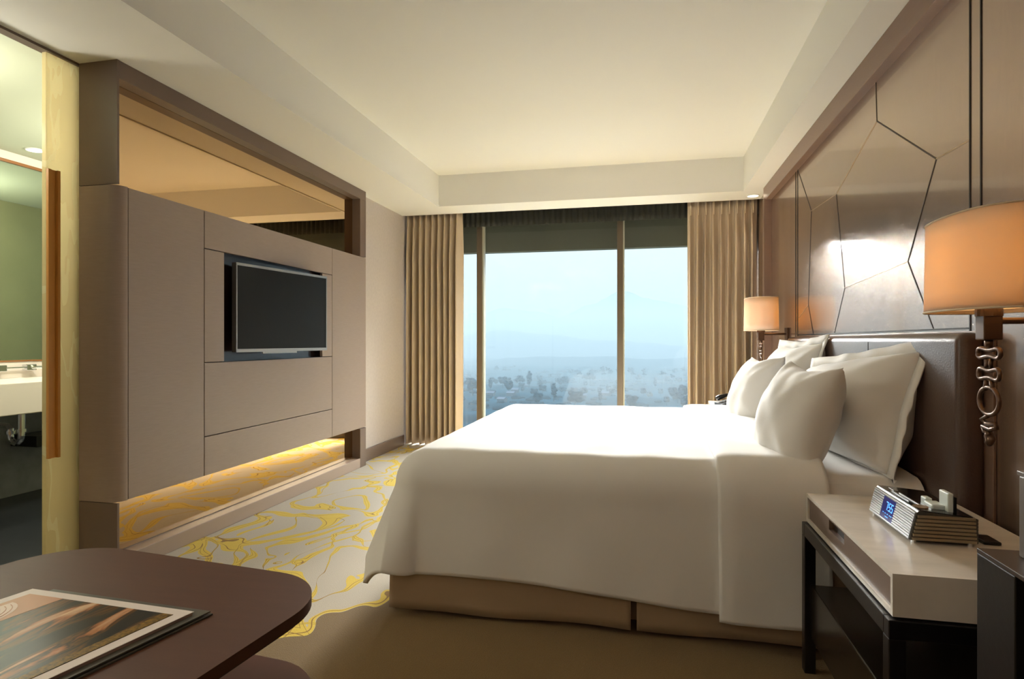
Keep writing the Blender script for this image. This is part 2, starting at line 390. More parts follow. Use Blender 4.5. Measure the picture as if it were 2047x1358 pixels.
bm=bmesh.new(); box(bm,-2.70,-2.675,2.222,3.15,.012,HS-.004,bev=.002); obj('door_leaf',bm,veinmat(),door)
bm=bmesh.new(); box(bm,-2.675,-2.662,2.222,2.236,.575,1.905); box(bm,-2.675,-2.668,2.236,2.262,.575,1.905); box(bm,-2.675,-2.655,2.262,2.274,.575,1.905); obj('door_pull',bm,mat('amber_pull',(200,140,66),.35),door)
bm=bmesh.new(); box(bm,-2.705,-2.664,2.222,2.235,.0,.03); box(bm,-2.69,-2.66,2.31,2.35,.0,.045,bev=.006); obj('floor_guide',bm,chrome,door)
bm=bmesh.new(); box(bm,-2.71,-2.66,.35,2.38,HS-.012,HS); struct('trim_9',bm,taupe_d)
# bathroom shell
struct('floor_bathroom',B(-4.60,-2.66,-.6,5.3,-.12,-.002),blackstone)
struct('ceiling_bathroom',B(-4.60,-2.66,-.6,5.3,2.47,2.6),bathceil)
bm=bmesh.new(); box(bm,-4.60,-4.44,-.6,5.3,.64,2.6); struct('wall_bathroom',bm,countm)
bm=bmesh.new(); box(bm,-4.60,-4.44,-.6,5.3,0,.64); struct('wall_bathroom_lower',bm,darkstone)
struct('wall_bathroom_far',B(-4.60,-2.66,5.3,5.4,0,2.6),mat('pale_blue_tile',(176,196,200),.4))
struct('wall_bathroom_near',B(-4.60,-2.66,-.7,-.6,0,2.6),bathwall)
bm=bmesh.new(); box(bm,-2.80,-2.72,2.36,4.99,0,2.6); struct('wall_bathroom_panel',bm,bathwall)
bm=bmesh.new(); box(bm,-2.7225,-2.7205,2.4,5.0,1.335,1.341); box(bm,-2.7225,-2.7205,4.9,4.95,0,2.45); struct('trim_10',bm,mat('green_seam',(80,84,60),.6))
# vanity
van=thing('vanity_counter','pale stone bathroom counter with deep apron on the far left','counter',(-4.16,3.5,.645))
bm=bmesh.new(); box(bm,-4.436,-3.89,2.5,4.7,.645,.85,bev=.006); obj('counter_slab',bm,countm,van)
bm=bmesh.new(); box(bm,-4.436,-4.42,2.5,4.7,.8505,.965); obj('backsplash',bm,countm,van)
fa=thing('wall_faucet','chrome wall faucet with square handles above the stone counter','faucet',(-4.40,3.45,.88))
for dy in (-.09,.12):
    bm=bmesh.new(); box(bm,-4.42,-4.37,3.37+dy,3.44+dy,.90,.945,bev=.004); obj('handle',bm,chrome,fa)
bm=bmesh.new(); cyl(bm,(-4.39,3.34,.922),(-4.39,3.52,.922),.008); tube(bm,[(-4.38,3.56,.922),(-4.33,3.60,.92),(-4.27,3.62,.915),(-4.24,3.63,.925)],.012); obj('spout',bm,chrome,fa)
bt=thing('soap_bottle','small brown bottle standing on the pale stone counter','bottle',(-4.36,3.67,.85))
bm=bmesh.new(); tube(bm,[(-4.36,3.67,.851),(-4.36,3.67,.855),(-4.36,3.67,.92),(-4.36,3.67,.93)],[.016,.02,.02,.012],14); obj('bottle_body',bm,mat('brown_bottle',(120,62,40),.2),bt)
bm=bmesh.new(); cyl(bm,(-4.36,3.67,.93),(-4.36,3.67,.955),.009); obj('cap',bm,blackp,bt)
tr=thing('sink_trap','chrome drain trap hanging below the stone counter','drain pipe',(-4.1,3.15,.5))
px,py=-4.02,3.17
bm=bmesh.new(); tube(bm,[(px,py,.645),(px,py,.50)],.022,14); obj('tailpipe',bm,chrome,tr)
bm=bmesh.new(); tube(bm,[(px,py,.51)]+[(px-.045+.045*math.cos(R(a)),py,.49+.05*math.sin(R(a))) for a in range(0,-181,-20)]+[(px-.09,py,.53),(px-.11,py,.55),(px-.39,py,.56)],.019,14); obj('trap_bend',bm,chrome,tr)
bm=bmesh.new(); tube(bm,[(px,py,.515),(px,py,.535)],.03,14); obj('nut',bm,chrome,tr); bm=bmesh.new(); tube(bm,[(px-.09,py,.50),(px-.09,py,.52)],.03,14); obj('nut',bm,chrome,tr)
br=obj('towel_box',B(-4.437,-4.20,3.42,3.9,.36,.44,bev=.006),blackp); tag(br,'black box shelf fixed to the grey wall below the counter','shelf')
mr=thing('bathroom_mirror','large wall mirror with thin brown edge above the stone counter','mirror',(-4.43,3.4,.97))
bm=bmesh.new(); box(bm,-4.438,-4.422,2.3,4.6,.975,2.39); obj('mirror_glass',bm,mirrorm,mr)
bm=bmesh.new(); box(bm,-4.438,-4.412,2.3,4.6,.966,.977); obj('mirror_edge',bm,mat('brown_edge',(130,84,44),.4),mr)
bm=bmesh.new(); box(bm,-4.438,-4.412,2.3,4.6,2.385,2.405); obj('mirror_edge',bm,mat('brown_edge',(130,84,44),.4),mr)
tb=thing('towel_bar','short chrome rail seen in the bathroom mirror on the green wall','towel rail',(-2.74,4.6,1.2))
bm=bmesh.new(); box(bm,-2.70,-2.685,4.45,4.80,1.265,1.295,bev=.003); obj('rail',bm,chrome,tb)
for y in (4.47,4.77):
    bm=bmesh.new(); box(bm,-2.722,-2.695,y-.012,y+.012,1.262,1.298); obj('bracket',bm,chrome,tb)
def downlight(x,y,z,label,group,e,col,size=.07,spot=100):
    t=thing('ceiling_downlight',label,'ceiling light',(x,y,z),group)
    bm=bmesh.new(); tube(bm,[(x+.05*math.cos(R(a)),y+.05*math.sin(R(a)),z-.002) for a in range(0,360,15)],.006,8,closed=True); obj('trim_ring',bm,mat('white_enamel',(235,235,230),.4),t)
    bm=bmesh.new(); cyl(bm,(x,y,z-.001),(x,y,z-.006),.046,24); obj('diffuser',bm,mat('lit_diffuser',(255,240,215),.5,emis=(255,236,205),estr=6),t)
    l=light('lamp_bulb','SPOT',(x,y,z-.02),e,col,spot_size=R(spot),spot_blend=.8,shadow_soft_size=size); l.parent=t; l.matrix_parent_inverse=t.matrix_basis.inverted()
    return t
downlight(-4.22,3.42,2.47,'round downlight in the bathroom ceiling above the mirror','bathroom downlights',60,(1,.95,.8),spot=150)
downlight(-3.4,2.2,2.47,'round downlight in the middle of the bathroom ceiling','bathroom downlights',60,(1,.95,.8),spot=150)
bl=thing('bathroom_fill_lamp','unseen chrome cup fill lamp added in the bathroom near its doorway','ceiling light',(-3.3,1.9,2.47))  # lamp added out of view to brighten the bathroom and the glass door
bm=bmesh.new(); tube(bm,[(-3.3,1.9,2.469),(-3.3,1.9,2.44)],.05,20); obj('ceiling_cup',bm,chrome,bl)
gl_=light('lamp_bulb','POINT',(-3.3,1.9,2.25),34,(1,.97,.84),shadow_soft_size=.08); gl_.parent=bl; gl_.matrix_parent_inverse=bl.matrix_basis.inverted()
b2_=thing('bathroom_fill_lamp','unseen chrome cup fill lamp added at the far end of the bathroom','ceiling light',(-3.2,3.6,2.47))  # second added lamp, hidden behind the cabinet, brightens the mirrored wall
bm=bmesh.new(); tube(bm,[(-3.2,3.6,2.469),(-3.2,3.6,2.44)],.05,20); obj('ceiling_cup',bm,chrome,b2_)
g2_=light('lamp_bulb','POINT',(-3.2,3.6,2.15),60,(1,.98,.86),shadow_soft_size=.06); g2_.parent=b2_; g2_.matrix_parent_inverse=b2_.matrix_basis.inverted()
# fill downlights added out of view, behind and above the photographer
for (x,y,e) in FILL_LAMPS:
    downlight(x,y,HT,'round warm fill downlight added unseen in the tray ceiling above the sitting area','added tray ceiling fill lamps',e,WARM,spot=150,size=.1)
tl=thing('fill_floor_lamp','brass uplighter floor lamp added unseen behind the photographer for fill light','floor lamp',(-2.2,-1.7,0))  # uplighter added out of view, bounces fill light off the ceiling
bm=bmesh.new(); tube(bm,[(-2.2,-1.7,.0),(-2.2,-1.7,.02)],.15,30); obj('base',bm,bronze,tl)
bm=bmesh.new(); tube(bm,[(-2.2,-1.7,.02),(-2.2,-1.7,1.7)],.012,12); obj('pole',bm,bronze,tl)
bm=bmesh.new(); tube(bm,[(-2.2,-1.7,1.70),(-2.2,-1.7,1.75),(-2.2,-1.7,1.90)],[.03,.11,.17],30,cap=False); obj('bowl',bm,bronze,tl)
ul=light('lamp_bulb','SPOT',(-2.2,-1.7,1.79),UPL,(1,.87,.70),rot=(R(180-14),R(16),0),spot_size=R(165),spot_blend=.6,shadow_soft_size=.04); ul.parent=tl; ul.matrix_parent_inverse=tl.matrix_basis.inverted()
# ================================================================= CURTAINS
def curtain(x0,x1,label,seed,flip):
    rnd=random.Random(seed)
    t=thing('curtain',label,'curtain',((x0+x1)/2,6.1,0),'long pleated window curtains')
    n=int((x1-x0)/.068); Ztop=HS+.05
    ph=[rnd.uniform(-.55,.55) for _ in range(n+2)]; am=[rnd.uniform(.55,1.25) for _ in range(n+2)]
    NU=n*14+1; NV=26
    def fn(u_,v_):
        z=.012+(Ztop-.012)*v_; q=u_*n; k=int(min(q,n-1)); f_=q-k
        s=f_*f_*(3-2*f_)
        wob=(ph[k]*(1-s)+ph[k+1]*s)
        amp=(am[k]*(1-s)+am[k+1]*s)*(.062-.030*min(1,max(0,(z-2.0)/.4)))
        ang=2*math.pi*(q+wob*.35*(1-v_*.7))
        x=x0+(x1-x0)*u_+.012*math.sin(ang*1.0+1)+.01*(1-v_)*math.sin(q*1.7+seed)
        y=6.10+amp*math.cos(ang)+.008*nz(x*4,z*1.5,seed)
        if z>2.30: # pinched heading
            w=(z-2.30)/.15; y=y*(1-w*.4)+6.10*w*.4; y-=.018*w*max(0,math.cos(ang*1+math.pi))**4
        return Vector((x,y,z))
    bm=bmesh.new(); grid(bm,NU,NV,fn); o=obj('curtain_cloth',bm,curtainm,t,smooth=True); mod(o,'SOLIDIFY',thickness=.004)
    # heading pinches
    for k in range(n):
        bm=bmesh.new(); x=x0+(x1-x0)*(k+.5)/n
        tube(bm,[(x,6.055,HS+.03),(x,6.05,HS-.05),(x,6.055,HS-.12)],[.012,.008,.003],6); obj('pinch_pleat',bm,curtainm,t,smooth=True)
    return t
curtain(-2.52,-1.90,'beige pleated curtain at the left end of the window beside the pale wall',3,0)
curtain(.40,1.04,'beige pleated curtain at the right end of the window behind the small lamp',8,1)
bm=bmesh.new(); box(bm,-2.6,1.05,6.09,6.11,HS+.05,HS+.075); rr=obj('curtain_rail',bm,chrome); tag(rr,'slim metal rail hidden in the ceiling pocket above the curtains','curtain rail')
# dark gathered pelmet / rolled sheer behind the soffit
bm=bmesh.new(); grid(bm,401,4,lambda u_,v_:Vector((-2.55+3.6*u_,6.24+.014*math.cos(u_*2*math.pi*62)+.006*nz(u_*30,0,1),2.345+.20*v_+.008*nz(u_*9,2,2))))
so=obj('gathered_blind',bm,mat('dark_olive_sheer',(44,44,38),.9),smooth=True); mod(so,'SOLIDIFY',thickness=.003); tag(so,'dark gathered blind pulled up along the top of the window','blind')
# exterior overhang
bm=bmesh.new()
box(bm,-6,5,6.58,6.80,2.50,2.75)
NA=24
def oh(u_,v_): # slightly bowed drop beam at outer edge
    x=-6+11*u_; y=6.72+.16*(1-((u_-.45)*2)**2)
    return x,y
pts=[oh(i/NA,0) for i in range(NA+1)]
for i in range(NA):
    (xa,ya),(xb,yb)=pts[i],pts[i+1]
    for z0,z1,t0,t1 in ((2.165,2.9,0,.12),(2.50,2.55,-.14,0)):
        lo=[bm.verts.new((x,y,z)) for z in (z0,z1) for (x,y) in ((xa,ya+t0),(xb,yb+t0),(xb,yb+t1),(xa,ya+t1))]
        for f in ((0,1,2,3),(4,5,6,7),(0,1,5,4),(1,2,6,5),(2,3,7,6),(3,0,4,7)): bm.faces.new([lo[q] for q in f])
ovh=struct('trim_11',bm,ext)
bm=bmesh.new(); box(bm,-6,-2.8,6.38,6.6,-3,2.9); struct('wall_facade_left',bm,ext)
bm=bmesh.new(); box(bm,1.2,5,6.38,6.6,-3,2.9); struct('wall_facade_right',bm,ext)
# ================================================================= BED
YN,YF=2.335,4.43; XF=-1.03
bed=thing('bed','king size bed with beige skirt and brown leather headboard against the veneer wall','bed',(0,3.38,0))
bm=bmesh.new(); box(bm,XF+.04,.95,YN+.04,YF-.04,.03,.34,bev=.01); obj('bed_base',bm,skirtm,bed)
bm=bmesh.new(); box(bm,XF+.03,.95,YN+.03,YF-.03,.34,.60,bev=.05,seg=4); obj('mattress',bm,cotton,bed,smooth=True)
def skirt(p,q,n,seed):
    p=Vector(p);q=Vector(q);d=(q-p);nr=Vector((d.y,-d.x,0)).normalized()
    def fn(u_,v_):
        w=.008*math.sin(u_*5+seed)+.010*nz(u_*2.2,v_*1.2,seed)*(1-v_)*1.6
        e=.02*(max(0,1-u_/.03)**2+max(0,1-(1-u_)/.03)**2)*(1-v_)
        c=p+d*u_+nr*(w+.012*(1-v_)-e*.0); return Vector((c.x,c.y,.018+.008*nz(u_*3,0,seed+5)+v_*.33))
    bm=bmesh.new(); grid(bm,n,10,fn); o=obj('skirt_panel',bm,skirtm,bed,smooth=True); mod(o,'SOLIDIFY',thickness=.006); return o
skirt((XF,YN,0),(-.052,YN-.004,0),60,1.2); skirt((-.030,YN,0),(.93,YN,0),60,3.4)
skirt((XF,YF,0),(XF,YN,0),60,6.1); skirt((.93,YF,0),(XF,YF,0),60,7.7)
# headboard: upholstered slab
bm=bmesh.new(); box(bm,.975,1.056,2.17,4.56,.02,1.142,bev=.032,seg=5); hb=obj('headboard',bm,leather,bed,auto=50)
for y in (2.965,3.765):
    bm=bmesh.new(); box(bm,.9735,.976,y-.0015,y+.0015,.05,1.11); obj('stitch_line',bm,dark,hb)
bm=bmesh.new(); box(bm,1.05,1.0595,2.13,4.60,0,1.148,bev=.002); obj('backing_board',bm,wood2,hb)
# draped cloth mapping
TX0,TY0,TY1=-.91,2.475,4.29
TOPZ=.655
def drape(X,Y,off=0,r=.15,Ls=.52):
    """X,Y are flat cloth coordinates; returns the 3D point of the cloth laid over the bed"""
    ox=max(0,TX0-X); s=0
    if Y<TY0: oy=TY0-Y; s=-1
    elif Y>TY1: oy=Y-TY1; s=1
    else: oy=0
    bx=max(X,TX0); by=min(max(Y,TY0),TY1)
    ox=min(ox,9)
    o=(ox**6+oy**6)**(1/6) if (ox>0 or oy>0) else 0
    if o>0:
        h=math.hypot(ox,oy); dx,dy=-ox/h,s*oy/h
    else: dx=dy=0
    qa=r*math.pi/2
    if o<qa:
        hz=r*math.sin(o/r); dz=-r*(1-math.cos(o/r))
    else:
        fl=.17 if ox<.02 else .36
        if oy>0 and ox<.3: fl=.10+.26*min(1,ox/.3)
        e=o-qa; hz=r+fl*e; dz=-r-e*math.sqrt(1-fl*fl)
    # puff of the filling
    ex=min(1,max(0,(bx-TX0)/.5)); ey=min(1,(by-TY0)/.35,(TY1-by)/.35)
    puff=.018*(ex if ox==0 else 0)*max(0,ey)
    w=.004*nz(X*2.3,Y*2.3,.3)+.004*nz(X*6,Y*5,4)
    hang=min(1,o/.35)
    fold=hang*(.012*nz(X*3.1+7,Y*3.1,2)+ .006*math.sin(X*9)*nz(X,Y,3))
    z=TOPZ+puff+dz+w*(1-hang)
    k=hz+fold+off*(math.sin(min(o/r,math.pi/2)))
    z+=off*math.cos(min(o/r,math.pi/2))
    return Vector((bx+dx*k,by+dy*k,z))
def sidelen(X):
    t=(X+1.0)/1.5
    return .572+.040*t+.014*math.sin(X*4+.5)
def duvfn(u_,v_):
    X=-1.47+u_*(2.11)
    sl=sidelen(max(X,-1.0))
    Y=(TY0-sl)+v_*((TY1+sl)-(TY0-sl))
    return drape(X,Y)
bm=bmesh.new(); grid(bm,150,210,duvfn); dv=obj('duvet',bm,cotton,smooth=True,recalc=False); mod(dv,'SOLIDIFY',thickness=.022,offset=-1)
tag(dv,'plump white duvet draped over the bed with its corners hanging low','duvet')
def foldfn(u_,v_):
    X=.265+u_*.375
    sl=sidelen(X)+.022
    Y=(TY0-sl)+v_*((TY1+sl)-(TY0-sl))
    p_=drape(X,Y,off=.014+.010*math.sin(min(1,u_*6)*math.pi/2)-.012)
    return p_
bm=bmesh.new(); grid(bm,30,210,foldfn); fs=obj('folded_sheet',bm,cotton,smooth=True,recalc=False); mod(fs,'SOLIDIFY',thickness=.012,offset=1)
tag(fs,'white sheet folded back over the duvet in front of the cushions','bed sheet')
# fitted sheet over mattress head
def fitfn(u_,v_):
    X=.60+u_*.365; q=drape(X,(TY0-.35)+v_*(TY1-TY0+.70),r=.09)
    q.z-=.035; 
    if q.y<TY0: q.y-=.02
    if q.y>TY1: q.y+=.02
    return q
bm=bmesh.new(); grid(bm,14,90,fitfn); ft=obj('fitted_sheet',bm,cotton,bed,smooth=True,recalc=False)
# pillows
def pillow(name,label,cat,w,h,t,M,flange=0,seed=1,group=None,ear=.05):
    root=thing(name,label,cat,M.translation,group)
    N_=46; droop={2:.10,5:.03}.get(seed,0)
    def outline(a,b):
        cx=1-ear*(1-b*b)*1.0*abs(a)**3; cy=1-ear*(1-a*a)*abs(b)**3
        return a*cx,b*cy
    def side(sg):
        bm=bmesh.new()
        def fn(u_,v_):
            a=u_*2-1;b=v_*2-1
            x,y=outline(a,b)
            th=max(0,(1-abs(a)**2.4)*(1-abs(b)**2.4))**.52
            d=sg*th*t/2
            d+=sg*.010*th*nz(a*2.4+seed,b*2.4,seed)
            # creases running in from the corners
            cr_=abs(a)*abs(b); d+=sg*.008*cr_*math.sin(10*(abs(a)-abs(b))+seed)*min(1,th*3)
            sag=-.02*(1-abs(a)) *(1 if b>0 else .2)*abs(b)
            bend=.02*nz(seed*3.3,a*.9,b*.9)
            return M@Vector((x*w/2,d+bend,h/2+(y)*h/2+sag-droop*((a+1)/2)**1.5*(b+1)/2))
        grid(bm,N_,N_,fn); return bm
    bm=side(-1); bm2=side(1)
    me=bpy.data.meshes.new('t'); bm2.to_mesh(me); bm2.free(); bm.from_mesh(me); bpy.data.meshes.remove(me)
    bmesh.ops.remove_doubles(bm,verts=bm.verts,dist=.0008)
    obj('pillow_cover',bm,cotton,root,smooth=True)
    if flange:
        bm=bmesh.new(); n=160; inn=[];out=[]
        for i in range(n):
            s=i/n*4; k=int(s); f_=s-k
            a,b={0:(-1+2*f_,-1),1:(1,-1+2*f_),2:(1-2*f_,1),3:(-1,1-2*f_)}[k]
            x,y=outline(a,b); bend=.02*nz(seed*3.3,a*.9,b*.9)
            wv=.010*nz(a*3,b*3,seed+9)
            z0=h/2+y*h/2-.02*(1-abs(a))*(1 if b>0 else .2)*abs(b)-droop*((a+1)/2)**1.5*(b+1)/2
            fx=flange*(1 if abs(a)==1 else abs(a)**6)*(1 if a>0 else -1); fy=flange*(1 if abs(b)==1 else abs(b)**6)*(1 if b>0 else -1)
            if b==-1: fy*=.15
            inn.append(bm.verts.new(M@Vector((x*w/2*.985,bend,h/2+(z0-h/2)*.985)))); out.append(bm.verts.new(M@Vector((x*w/2+fx,bend+wv*2,z0+fy))))
        for i in range(n): bm.faces.new((inn[i],inn[(i+1)%n],out[(i+1)%n],out[i]))
        o_=obj('flange',bm,cotton,root,smooth=True); mod(o_,'SOLIDIFY',thickness=.005)
    return root
def pm(x,y,z,lean,yaw,roll=0):
    # local x = along the bed head (world +Y), local y = depth (+ = towards head), z up
    base=Matrix(((0,1,0,0),(1,0,0,0),(0,0,1,0),(0,0,0,1)))
    return Matrix.Translation((x,y,z))@Matrix.Rotation(R(yaw),4,'Z')@Matrix.Rotation(R(lean),4,'Y')@Matrix.Rotation(R(roll),4,'X')@base
pillow('sleeping_pillow','large white flanged pillow leaning on the headboard, nearest the clock radio','pillow',.82,.47,.31,pm(.80,2.83,.625,14,9,0),flange=.045,seed=2,group='large white pillows')
pillow('sleeping_pillow','large white flanged pillow leaning on the headboard, farther one towards the window','pillow',.76,.50,.26,pm(.80,3.95,.625,15,4,0),flange=.045,seed=5,group='large white pillows')
pillow('square_cushion','small white square cushion in front, nearer of the two','cushion',.46,.45,.23,pm(.52,2.63,.60,20,12,2),seed=8,group='small white cushions',ear=.09)
pillow('square_cushion','small white square cushion in front, farther one beside the telephone','cushion',.54,.45,.22,pm(.55,3.70,.60,20,8,-2),seed=11,group='small white cushions',ear=.09)
# ================================================================= NIGHTSTANDS
def nightstand(y0,y1,label,group='marble topped nightstands'):
    x0,x1=.535,.962; t=thing('nightstand',label,'nightstand',((x0+x1)/2,(y0+y1)/2,0),group)
    z1=.60; z0=.505
    bm=bmesh.new(); box(bm,x0,x1,y0,y1,z1-.012,z1); box(bm,x0,x1,y0,y1,z0,z0+.012); box(bm,x0,x1,y0,y0+.012,z0+.012,z1-.012); box(bm,x0,x1,y1-.012,y1,z0+.012,z1-.012); box(bm,x1-.02,x1,y0+.012,y1-.012,z0+.012,z1-.012)
    bmesh.ops.remove_doubles(bm,verts=bm.verts,dist=1e-5); obj('marble_top',bm,marble,t)
    yc=(y0+y1)/2+.06
    dr=None
    bm=bmesh.new(); sl=(yc-.07,yc+.07); xa,xb=x0+.006,x0+.02; za,zb=z0+.012,z1-.012
    box(bm,xa,xb,y0+.013,sl[0],za,zb); box(bm,xa,xb,sl[1],y1-.013,za,zb); box(bm,xa,xb,sl[0],sl[1],za,zb-.040); box(bm,xa,xb,sl[0],sl[1],zb-.010,zb)
    dr=obj('drawer',bm,drawerm,t)
    bm=bmesh.new(); box(bm,xb+.0,xb+.012,sl[0],sl[1],zb-.040,zb-.010); obj('finger_slot',bm,dark,dr)
    # black frame
    xf0,xf1,yf0,yf1=x0-.012,x1,y0-.012,y1+.012
    bm=bmesh.new()
    box(bm,xf0,xf1,yf0,yf0+.03,z0-.045,z0-.004,bev=.002); box(bm,xf0,xf1,yf1-.03,yf1,z0-.045,z0-.004,bev=.002)
    box(bm,xf0,xf0+.03,yf0+.03,yf1-.03,z0-.045,z0-.004,bev=.002); box(bm,xf1-.03,xf1,yf0+.03,yf1-.03,z0-.045,z0-.004,bev=.002)
    box(bm,xf0+.03,xf1-.03,yf0+.03,yf1-.03,z0-.02,z0-.004)
    obj('top_frame',bm,black,t)
    for x in (xf0,xf1-.035):
        for y in (yf0,yf1-.035):
            bm=bmesh.new(); box(bm,x,x+.035,y,y+.035,.0,z0-.045,bev=.002); obj('leg',bm,black,t)
    bm=bmesh.new(); box(bm,xf0+.02,xf1-.01,yf0+.035,yf1-.035,.12,.30,bev=.003); obj('lower_box',bm,mat('smoked_dark_panel',(38,32,26),.25),t)
    return t
nightstand(1.478,2.20,'near nightstand with thick marble top and black frame, carrying the clock radio')
nightstand(4.66,5.42,'far nightstand with marble top beyond the cushions, carrying the telephone')
# clock radio
cr_=thing('clock_radio','silver ribbed clock radio with blue display on the near nightstand','clock radio',(.78,1.75,.60))

def radio_section(y): pass
RX0,RX1,RY0,RY1,RZ=.657,.812,1.708,1.992,.600
# body profile in X-Z (front leans back), ribs cut as ridges
def prof(sh=0,ribs=True):
    pts=[]; n=8
    for i in range(n):
        za=RZ+.008+.072*i/n; zb=RZ+.008+.072*(i+1)/n
        for z,dd in ((za,.0012),(za+.0012,0),(zb-.0012,0),(zb,.0012)):
            pts.append((RX0+.020*(z-RZ)/.085+dd-sh,z))
    pts+=[(RX0+.022-sh,RZ+.083),(RX1-.01,RZ+.072)]
    for i in reversed(range(n)):
        za=RZ+.008+.062*i/n; zb=RZ+.008+.062*(i+1)/n
        for z,dd in ((zb,.0012),(zb-.0012,0),(za+.0012,0),(za,.0012)): pts.append((RX1-dd,z))
    return pts
bm=bmesh.new(); prism(bm,[(x,z) for x,z in prof()],RY0+.004,RY1-.004,axis='Y'); obj('radio_body',bm,mat('dark_metal',(96,92,84),.35,metal=.6),cr_)
n=7
for ya,yb in ((RY0,RY0+.008),(RY1-.008,RY1)):
  bm=bmesh.new()
  for i in range(n):   # ribbed end cheeks
    za=RZ+.009+.066*i/n; zb=za+.066/n-.0022; f0=(za-RZ)/.085
    box(bm,RX0+.004+.020*f0,RX1-.004-.004*f0,ya,yb,za,zb,bev=.0008,seg=1)
  obj('ribbed_cheek',bm,mat('champagne_metal',(172,156,130),.35,metal=.7),cr_)
bm=bmesh.new()
for i in range(11):  # ribbed speaker front, split round the display
    za=RZ+.009+.070*i/11; zb=za+.070/11-.0010; xo=RX0+.020*(za-RZ)/.085
    for ya,yb in ((RY0+.006,1.862-.035),(1.862+.048,RY1-.006)):
        box(bm,xo-.003,xo+.004,ya,yb,za,zb,bev=.0006,seg=1)
    if i in (0,10): box(bm,xo-.003,xo+.004,1.827,1.910,za,zb,bev=.0006,seg=1)
obj('speaker_grille',bm,silver,cr_)
def onf(y,z,o=0): return Vector((RX0+.020*(z-RZ)/.085-.0032-o,y,z))
def fq(bm,y0,y1,z0,z1,o,t=.0015):
    a=[onf(y,z,o) for y,z in ((y0,z0),(y1,z0),(y1,z1),(y0,z1))]; b=[v+Vector((t,0,0)) for v in a]
    A=[bm.verts.new(v) for v in a]; Bv=[bm.verts.new(v) for v in b]
    bm.faces.new(A); bm.faces.new(Bv)
    for i in range(4): bm.faces.new((A[i],A[(i+1)%4],Bv[(i+1)%4],Bv[i]))
bm=bmesh.new(); fq(bm,1.827,1.910,RZ+.0155,RZ+.0720,0); dsp=obj('display',bm,mat('blue_display',(4,10,60),.2,emis=(6,22,110),estr=.5),cr_)
# digits 7:55 drawn as segments; reading direction runs from far (Y high) to near (Y low)
SEG={'7':'abc','5':'afgcd'}
def digit(bm,ch,yl,zb,w,h,t=.0022):
    for s_ in SEG[ch]:
        q={'a':(0,w,h-t,h),'g':(0,w,h/2-t/2,h/2+t/2),'d':(0,w,0,t),'f':(0,t,h/2,h),'b':(w-t,w,h/2,h),'c':(w-t,w,0,h/2),'e':(0,t,0,h/2)}[s_]
        fq(bm,yl-q[1],yl-q[0],zb+q[2],zb+q[3],.0006,.0005)
bm=bmesh.new(); digit(bm,'7',1.884,RZ+.040,.012,.022); digit(bm,'5',1.865,RZ+.040,.012,.022); digit(bm,'5',1.849,RZ+.040,.012,.022)
for z in (.047,.055): fq(bm,1.8685,1.8665,RZ+z,RZ+z+.002,.0006,.0005)
for y in (1.895,1.880,1.865,1.850,1.840): fq(bm,y,y-.006,RZ+.030,RZ+.0315,.0006,.0005)
fq(bm,1.875,1.855,RZ+.022,RZ+.0235,.0006,.0005)
obj('display_digits',bm,mat('blue_digits',(90,170,255),.4,emis=(70,150,255),estr=1.6),dsp)
def topz(x): return RZ+.083-.011*(x-RX0-.022)/(RX1-.01-RX0-.022)
bm=bmesh.new(); 
pts=[(RX0+.024,topz(RX0+.024)),(RX1-.012,topz(RX1-.012)),(RX1-.012,topz(RX1-.012)+.002),(RX0+.024,topz(RX0+.024)+.002)]
prism(bm,pts,RY0+.004,RY1-.004,axis='Y'); obj('glossy_top',bm,mat('glossy_black_top',(24,22,20),.12),cr_)
bm=bmesh.new()
for x,ya,yb in ((.690,1.80,1.915),(.703,1.77,1.90)): box(bm,x,x+.0045,ya,yb,topz(x)+.001,topz(x)+.0045,bev=.001)
box(bm,.700,.712,1.925,1.965,topz(.705)+.001,topz(.705)+.004,bev=.001)
obj('control_strip',bm,silver,cr_)
bm=bmesh.new(); tube(bm,[(.700,1.755,topz(.70)+.001),(.700,1.755,topz(.70)+.004)],.018,24); obj('dial',bm,brassy,cr_)
wht=mat('white_plastic',(226,236,234),.3)
bm=bmesh.new(); box(bm,.755,.768,1.735,1.785,topz(.76),topz(.76)+.050,bev=.003); box(bm,.725,.757,1.75,1.80,topz(.74),topz(.74)+.014,bev=.004); box(bm,.728,.745,1.795,1.825,topz(.74)+.0,topz(.74)+.020,bev=.003); obj('phone_dock',bm,wht,cr_)
bm=bmesh.new(); box(bm,.768,.775,1.735,1.785,topz(.76),topz(.76)+.040,bev=.001); obj('dock_back',bm,blackp,cr_)
for x in (RX0+.014,RX1-.016):
    for y in (RY0+.012,RY1-.012):
        bm=bmesh.new(); tube(bm,[(x,y,RZ+.0),(x,y,RZ+.010)],.006,12); obj('foot',bm,chrome,cr_)
rc=obj('radio_remote',B(.835,.875,1.735,1.80,.6005,.609,bev=.003),blackp); tag(rc,'small black wedge shaped gadget lying behind the clock radio','remote control')
